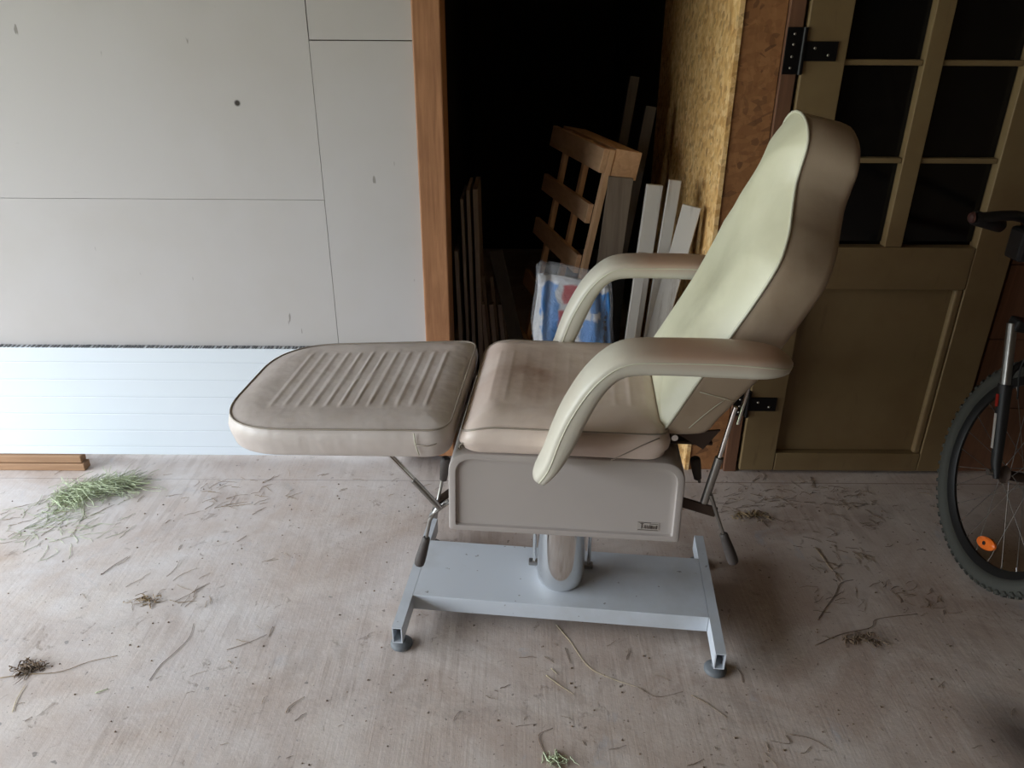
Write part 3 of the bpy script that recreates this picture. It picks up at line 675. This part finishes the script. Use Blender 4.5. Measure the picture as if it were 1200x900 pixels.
# ------------------------------------------------------------------ bicycle at the right
phi = math.radians(-91); ln = math.radians(-10)
U_ = Vector((math.cos(phi), math.sin(phi), 0)); W_ = Vector((math.sin(phi)*math.sin(ln), -math.cos(phi)*math.sin(ln), math.cos(ln))); N_ = U_.cross(W_).normalized()
if N_.x > 0: N_ = -N_
BC = Vector((1.379, 1.862, 0)); HB = BC+W_*.335
BI = empty('bicycle', BC); tag(BI, 'dark mountain bike with red frame, cut off by the right edge', 'bicycle')
def onwheel(x, y):
    d = _F+_R2*((x-600)/900)+_U2*((450-y)/900); o_ = Vector((0, 0, 1.5)); return o_+d*((HB-o_).dot(N_)/d.dot(N_))
def wheel(hub, U, W, N, name, refl=True):
    def ring(rad, off=0, n=96): return [hub+(U*math.cos(2*math.pi*k/n)+W*math.sin(2*math.pi*k/n))*rad+N*off for k in range(n)]
    rim = MB(BC)
    n = 96; secs = []
    for k in range(n):
        a = 2*math.pi*k/n; r_ = U*math.cos(a)+W*math.sin(a)
        secs.append([hub+r_*(.266)+N*.004, hub+r_*.266-N*.004, hub+r_*.284-N*.0115, hub+r_*.294-N*.0115, hub+r_*.294+N*.0115, hub+r_*.284+N*.0115])
    vs = [p for s_ in secs for p in s_]
    rim.add(vs, [(k*6+j, k*6+(j+1) % 6, ((k+1) % n)*6+(j+1) % 6, ((k+1) % n)*6+j) for k in range(n) for j in range(6)])
    w = rim.build(name, M['rimblack'], BI, smooth='auto')
    MB(BC).tube(ring(.311), .0245, 14, closed=True).build('tyre', M['tyre'], w, smooth=True)
    kn = MB(BC)
    for k in range(72):
        a = 2*math.pi*k/72; r_ = U*math.cos(a)+W*math.sin(a); t_ = -U*math.sin(a)+W*math.cos(a)
        for q, ang in ((-1, .85), (0, 0), (1, .85)):
            dirv = r_*math.cos(ang)+N*q*math.sin(ang)
            sdv = t_.cross(dirv)
            kn.obox(hub+r_*.311+dirv*.0255, dirv*.0035, t_*.0055, sdv*.006)
    kn.build('tyre_tread', M['tyre'], w)
    hb = MB(BC).tube([hub-N*.045, hub-N*.038, hub-N*.030, hub+N*.030, hub+N*.038, hub+N*.045], [.012, .026, .014, .014, .026, .012], 20).build('hub', M['dsteel'], w, smooth='auto')
    for k in range(28):
        a = 2*math.pi*k/28; sd = 1 if k % 2 else -1; a2 = a+sd*.0+((k//2) % 2*2-1)*.75
        p = hub+(U*math.cos(a2)+W*math.sin(a2))*.024+N*sd*.034; q = hub+(U*math.cos(a)+W*math.sin(a))*.268
        MB(BC).tube([p, q], .0010, 5).build('spoke', M['steel'], w)
        r_ = U*math.cos(a)+W*math.sin(a)
        MB(BC).tube([q, q-r_*.013], .0019, 6).build('spoke_nipple', M['chrome'], w)
    if refl:
        # oval spoke reflector
        c = hub-W*.178+U*-.035*0+U*.03; c = onwheel(1157, 637)
        ax = (U*math.cos(.0)+W*.0); tip = (-U*.42+W*-.05).normalized()
        t_ = (onwheel(1173, 645)-onwheel(1141, 630)).normalized(); r_ = N.cross(t_).normalized(); vs = []; n2 = 28
        for off, k_ in ((.004, .85), (.0, 1.0), (-.006, 1.0), (-.010, .8)):
            vs += [c+t_*math.cos(2*math.pi*k/n2)*.040*k_+r_*math.sin(2*math.pi*k/n2)*.019*k_-N*off for k in range(n2)]
        mb_ = MB(BC); mb_.add(vs, [(i*n2+k, i*n2+(k+1) % n2, (i+1)*n2+(k+1) % n2, (i+1)*n2+k) for i in range(3) for k in range(n2)]+[tuple(range(n2)), tuple(3*n2+k for k in range(n2))])
        ro = mb_.build('reflector', M['orange'], w, smooth='auto')
        MB(BC).tube([c+N*.008, c+N*.012], .006, 12).build('reflector_screw', M['black'], ro)
    return w
wheel(HB, U_, W_, N_, 'front_wheel')
# suspension fork, raked away from the viewer
FT = Vector((1.375, 1.985, .760)); lo = HB+N_*.066
off = (HB-N_*.066)-(HB+N_*.066)
fk = MB(BC)
dF = (FT-lo).normalized()
for o_ in (Vector((0, 0, 0)), off):
    fk.tube([lo+o_+Vector((0, -.012, -.012)), lo+o_+dF*.03, lo+o_+dF*.12, lo+o_+dF*.255], [.008, .014, .0165, .0185], 16)
mid = lo+off/2
arch = [lo+dF*.25, lo+dF*.30+off*.15-U_*0, lo+dF*.33+off*.5, lo+dF*.30+off*.85, lo+off+dF*.25]
fk.tube([Vector(p) for p in cat(arch, 5)], .009, 10)
fork = fk.build('fork', M['black'], BI, smooth='auto')
for o_ in (Vector((0, 0, 0)), off):
    MB(BC).tube([lo+o_+dF*.24, lo+o_+dF*.425], .0135, 16).build('stanchion', M['steel'], fork, smooth='auto')
MB(BC).bar(lo+dF*.425, lo+off+dF*.425, .045, .035).build('fork_crown', M['black'], fork, bevel=.006)
MB(BC).tube([lo+N_*.006, lo+N_*.022], .009, 12).build('axle_nut', M['steel'], fork, smooth='auto')
for a_, b__ in ((.085, .155),):
    c = lo+dF*.12; MB(BC).bar(c+N_*.0178-dF*.05, c+N_*.0178+dF*.05, .001, .010, (0, 1, 0)).build('fork_decal', M['whiteboard'], fork)
MB(BC).bar(lo+dF*.19+N_*.0188, lo+dF*.225+N_*.0188, .001, .012, (0, 1, 0)).build('fork_decal', M['red'], fork)
cc = lo+off/2+dF*.425
HT = cc+dF*.14
fr = MB(BC); BB = Vector((1.98, 2.06, .29)); RH = Vector((2.42, 2.10, .33)); ST = Vector((1.92, 2.07, .80))
fr.tube([cc+dF*.015, HT], .021, 16)
fr.tube([cc+dF*.03, BB], .020, 14).tube([HT-dF*.03, ST-Vector((0, 0, .06))], .017, 14).tube([BB, ST], .016, 14)
fr.tube([BB+Vector((0, .05, 0)), RH+Vector((0, .06, 0))], .009, 10).tube([BB-Vector((0, .05, 0)), RH-Vector((0, .06, 0))], .009, 10)
fr.tube([ST-Vector((0, -.02, .08)), RH+Vector((0, .06, 0))], .008, 10).tube([ST-Vector((0, .02, .08)), RH-Vector((0, .06, 0))], .008, 10)
frame = fr.build('frame', M['red'], BI, smooth='auto'); frame['label'] = 'red frame'
MB(BC).tube([ST, ST+Vector((-.02, 0, .16))], .013, 12).build('seat_post', M['steel'], frame, smooth='auto')
MB(BC).obox(ST+Vector((-.0, 0, .175)), (.13, 0, 0), (0, .055, 0), (0, 0, .02)).build('saddle', M['black'], BI, bevel=.018, seg=3)
wheel(RH, Vector((1, .09, 0)).normalized(), Vector((0, 0, 1)), Vector((.09, -1, 0)).normalized(), 'rear_wheel', False)
MB(BC).lathe(BB+Vector((0, -.055, 0)), [(.085, 0), (.085, .004)], 32, (0, 1, 0)).build('chainring', M['dsteel'], BI, smooth='auto')
# handlebar
HL = Vector((1.085, 1.80, 1.082)); HC = HT+dF*.05+Vector((0, -.05, .05)); 
hbar = [HL, HL+Vector((.13, .02, -.004)), HC+Vector((-.06, -.02, .0)), HC, HC+Vector((.06, .02, 0)), HC+(HC-HL)*.6, HC+(HC-HL)]
hb = MB(BC).tube([Vector(p) for p in cat(hbar, 4)], .0125, 12).build('handlebar', M['black'], BI, smooth='auto')
MB(BC).tube([HT-dF*.01, HT+dF*.04, HC], .017, 12).build('stem', M['black'], hb, smooth='auto')
for a, d_ in ((HL, 1), (HC+(HC-HL), -1)):
    dd = (HC-HL).normalized()*d_
    MB(BC).tube([a, a+dd*.004, a+dd*.11, a+dd*.115], [.014, .0175, .017, .014], 16).build('handlebar_grip', M['black'], hb, smooth='auto')
lp = HL+Vector((-.005, 0, 0))
MB(BC).lathe(lp, [(.013, 0), (.011, -.006), (.004, -.009)], 16, (1, .05, 0)).build('bar_end_plug', Mat('plug', lin((96, 60, 56)), .4), hb, smooth='auto')
MB(BC).obox(HL+Vector((.155, -.025, -.055)), (.062, .0, 0), (0, .03, 0), (0, 0, .038)).build('front_lamp', M['black'], hb, bevel=.008)
MB(BC).tube([HL+Vector((.13, -.056, -.045)), HL+Vector((.17, -.056, -.056))], .006, 8).build('brake_lever', M['chrome'], hb)
MB(BC).tube([Vector(p) for p in cat([HL+Vector((.17, -.03, -.05)), HL+Vector((.22, -.12, -.1)), FT+Vector((.06, -.10, .05)), FT+Vector((.03, -.05, -.10)), lo+dF*.22+off*.3], 8)], .0025, 6).build('brake_cable', M['black'], hb, smooth='auto')

# ------------------------------------------------------------------ litter on the floor
def hay(name, col, rough=.8):
    m_ = Mat(name, lin(col), rough); m_.mix(m_.noise(30, 2, .5, None, .4, .6), lin(tuple(int(c*.72) for c in col)), .7); return m_
HG = hay('hay_green', (190, 200, 166)); HT_ = hay('hay_tan', (150, 128, 96)); HD = hay('hay_dark', (116, 96, 76)); HP = hay('straw_pale', (206, 190, 150))
def blade(mb, p, ang, L, r, rnd, curl=1.0, z=.0025):
    x, y = p; pts = []; a = ang; n = 5
    for k in range(n+1):
        pts.append((x, y, z+r+abs(rnd.gauss(0, .0012))*(0 if k in (0, n) else 1))); x += math.cos(a)*L/n; y += math.sin(a)*L/n; a += rnd.gauss(0, .22)*curl
    mb.tube(pts, [r, r, r, r, r*.8, r*.5], 4)
def scatter(mb, spots, rnd, r=(.0005, .0009)):
    for (x, y, sx2, sy2, n, L0, L1, a0, asp) in spots:
        for _ in range(n):
            blade(mb, (rnd.gauss(x, sx2), min(2.36, rnd.gauss(y, sy2))), rnd.gauss(a0, asp), rnd.uniform(L0, L1), rnd.uniform(*r), rnd, z=.0003)
rnd = random.Random(11)
mb = MB((-1.45, 2.24, 0))
for _ in range(520):
    t = rnd.random(); cx = -1.56+.21*t+rnd.gauss(0, .03); cy = 2.18+.11*t+rnd.gauss(0, .04*(1.1-t)); h = max(0, .05*math.exp(-((cx+1.43)/.12)**2-((cy-2.23)/.07)**2))
    a = rnd.gauss(.5, .9); L = rnd.uniform(.03, .11); z0 = rnd.uniform(.0005, .003+h); dz = rnd.gauss(0, .012)*(h/.05)
    n = 4; pts = []; x, y, z = cx, cy, z0
    for k in range(n+1):
        pts.append((x, y, max(.001, z))); x += math.cos(a)*L/n; y += math.sin(a)*L/n; z += dz/n; a += rnd.gauss(0, .35)
    mb.tube(pts, .0009, 4)
for _ in range(90):
    blade(mb, (rnd.gauss(-1.50, .10), rnd.gauss(2.05, .06)), rnd.gauss(.6, .7), rnd.uniform(.03, .09), .0007, rnd, 1.5, z=.0002)
o = mb.build('cut_grass', HG); tag(o, 'clump of fresh green cut grass on the floor before the white panel', 'grass', kind='stuff')
mb = MB((0, 1.8, 0))
scatter(mb, [(-1.7, 2.05, .14, .06, 24, .02, .09, .6, .5), (-.98, 2.22, .11, .06, 40, .02, .08, .7, .6), (-1.2, 2.0, .35, .25, 22, .02, .06, .5, .9), (-1.1, 1.5, .5, .3, 20, .01, .05, .6, .9),
             (-.95, 1.72, .06, .05, 16, .03, .09, .6, .8), (0, 2.28, .7, .04, 50, .02, .06, .1, .8)], rnd)
o = mb.build('hay_litter', HT_); tag(o, 'thin tan hay strands scattered over the light left floor', 'hay', kind='stuff')
mb = MB((1.0, 1.9, 0))
scatter(mb, [(.95, 2.24, .17, .05, 110, .01, .06, .15, .6), (.78, 2.15, .06, .04, 30, .01, .05, .3, 1.0), (1.02, 1.92, .06, .08, 34, .02, .06, -.9, .5), (1.05, 1.72, .10, .04, 34, .02, .06, .4, .5),
             (1.15, 2.1, .14, .08, 22, .02, .05, -.5, .7), (.8, 1.4, .5, .25, 22, .01, .04, .3, 1.0), (.1, 1.3, .4, .15, 26, .01, .05, .3, 1.0)], rnd, (.0004, .0009))
o = mb.build('dark_hay_litter', HD); tag(o, 'dark hay strands and crumbs scattered before the door and to the right', 'hay', kind='stuff')
mb = MB((0, 1.8, 0))
for _ in range(420):
    x = rnd.uniform(-1.8, 1.6); y = rnd.uniform(1.15, 2.33); r_ = rnd.uniform(.0008, .0028)
    mb.lathe((x, y, .0002), [(r_, 0), (r_*1.1, r_*.5), (r_*.5, r_)], 5)
o = mb.build('dirt_crumbs', HD); tag(o, 'tiny dark soil crumbs sprinkled across the whole floor', 'dirt', kind='stuff')
def px(x, y, z=0.0):                                 # a point on the floor seen at a photograph position; used to lay single stalks
    d = _F+_R2*((x-600)/900)+_U2*((450-y)/900); t = (z-1.5)/d.z; return (d.x*t, d.y*t)
def stalk(pts, r, mat, label, name='straw_stalk', cat_='straw', group=None, n=6):
    P3 = [Vector((*px(*p), r+.0004)) for p in pts]; P3 = [Vector(p) for p in cat(P3, n)]
    k = len(P3); r *= .68; rad = [r*(1-.45*i/(k-1)) for i in range(k)]
    o = MB(P3[0]).tube(P3, rad, 6).build(name, mat, smooth=True); tag(o, label, cat_, group); return o
stalk([(652, 733), (668, 752), (690, 782), (720, 797), (748, 806)], .0011, HP, 'long pale curved straw on the floor in front of the base')
stalk([(748, 806), (770, 817), (800, 811)], .0010, HD, 'dark end of a stalk lying in front of the right foot')
stalk([(640, 792), (655, 803), (673, 815)], .0012, HP, 'short pale straw below the long curved one')
stalk([(646, 784), (653, 791)], .0016, HP, 'tiny pale chip of straw above the short straw')
stalk([(662, 760), (668, 778)], .0012, HD, 'short dark twig beside the long pale straw', 'twig', 'twig')
stalk([(0, 795), (30, 791), (70, 788), (105, 776), (138, 769)], .0016, HT_, 'long tan stalk at the lower left running right from a muddy tuft')
stalk([(15, 835), (20, 820), (30, 803)], .0016, HP, 'pale bent straw below the muddy tuft at the left edge')
stalk([(120, 673), (135, 662), (150, 653)], .0014, HD, 'straight dark twig at the left below the cut grass', 'twig', 'twig')
stalk([(175, 798), (188, 780), (205, 765), (222, 747), (227, 731)], .0012, HD, 'thin branching dark twig at the lower left', 'twig', 'twig')
stalk([(266, 762), (290, 754), (313, 744)], .0011, HD, 'straight thin twig left of the left foot', 'twig', 'twig')
stalk([(335, 836), (340, 828), (357, 817)], .0016, HT_, 'bent tan twig at the bottom left of the middle', 'twig', 'twig')
stalk([(112, 813), (127, 808)], .0024, HG, 'short thick green stalk piece at the lower left')
stalk([(645, 893), (634, 875), (632, 861), (648, 854)], .0014, HD, 'curved dark root at the bottom edge of the floor', 'twig', 'twig')
stalk([(920, 862), (925, 872), (900, 868)], .0012, HD, 'small hooked dark twig at the lower right', 'twig', 'twig')
stalk([(925, 861), (950, 866), (975, 880)], .0010, HD, 'thin dark twig at the lower right trailing from a hook', 'twig', 'twig')
stalk([(810, 815), (830, 826), (852, 842)], .0011, HT_, 'thin pale stalk below the right foot')
stalk([(870, 800), (868, 790), (862, 783)], .0012, HD, 'short dark twig right of the right rubber foot', 'twig', 'twig')
stalk([(955, 757), (985, 744), (1020, 736), (1028, 726), (1075, 720)], .0016, HD, 'long dark twig on the right floor left of the bicycle', 'twig', 'twig')
stalk([(955, 642), (965, 655), (975, 668), (985, 662)], .0020, HT_, 'bent tan stalk on the dim floor before the door')
stalk([(958, 727), (968, 712), (978, 698), (985, 684), (1000, 680)], .0016, HD, 'wavy dark twig right of the base shadow', 'twig', 'twig')
stalk([(950, 560), (953, 572)], .0022, HD, 'stubby dark twig close to the bottom of the door', 'twig', 'twig')
# muddy tuft at the left edge
def tuft(cx, cy, sx2, sy2, n, label, mat):
    c = px(cx, cy); mb = MB((c[0], c[1], 0)); r2 = random.Random(int(cx))
    for _ in range(n):
        x, y = r2.gauss(c[0], sx2), r2.gauss(c[1], sy2); blade(mb, (x, y), r2.uniform(0, 6.28), r2.uniform(.01, .035), r2.uniform(.0008, .002), r2, 2.5, z=abs(r2.gauss(0, .004)))
    o = mb.build('muddy_tuft', mat); tag(o, label, 'tuft', kind='stuff')
tuft(36, 782, .018, .010, 60, 'dark muddy tuft of roots at the left edge of the floor', HD)
tuft(170, 704, .022, .008, 30, 'small tuft of dry straw in the middle of the left floor', HT_)
tuft(1005, 750, .030, .008, 40, 'dark tuft of moss and twigs on the right floor', HD)
tuft(650, 893, .012, .006, 30, 'small green brown tuft at the very bottom of the floor', HG)
tuft(875, 605, .030, .015, 50, 'crumbled dry leaves right of the lower right lever', HT_)
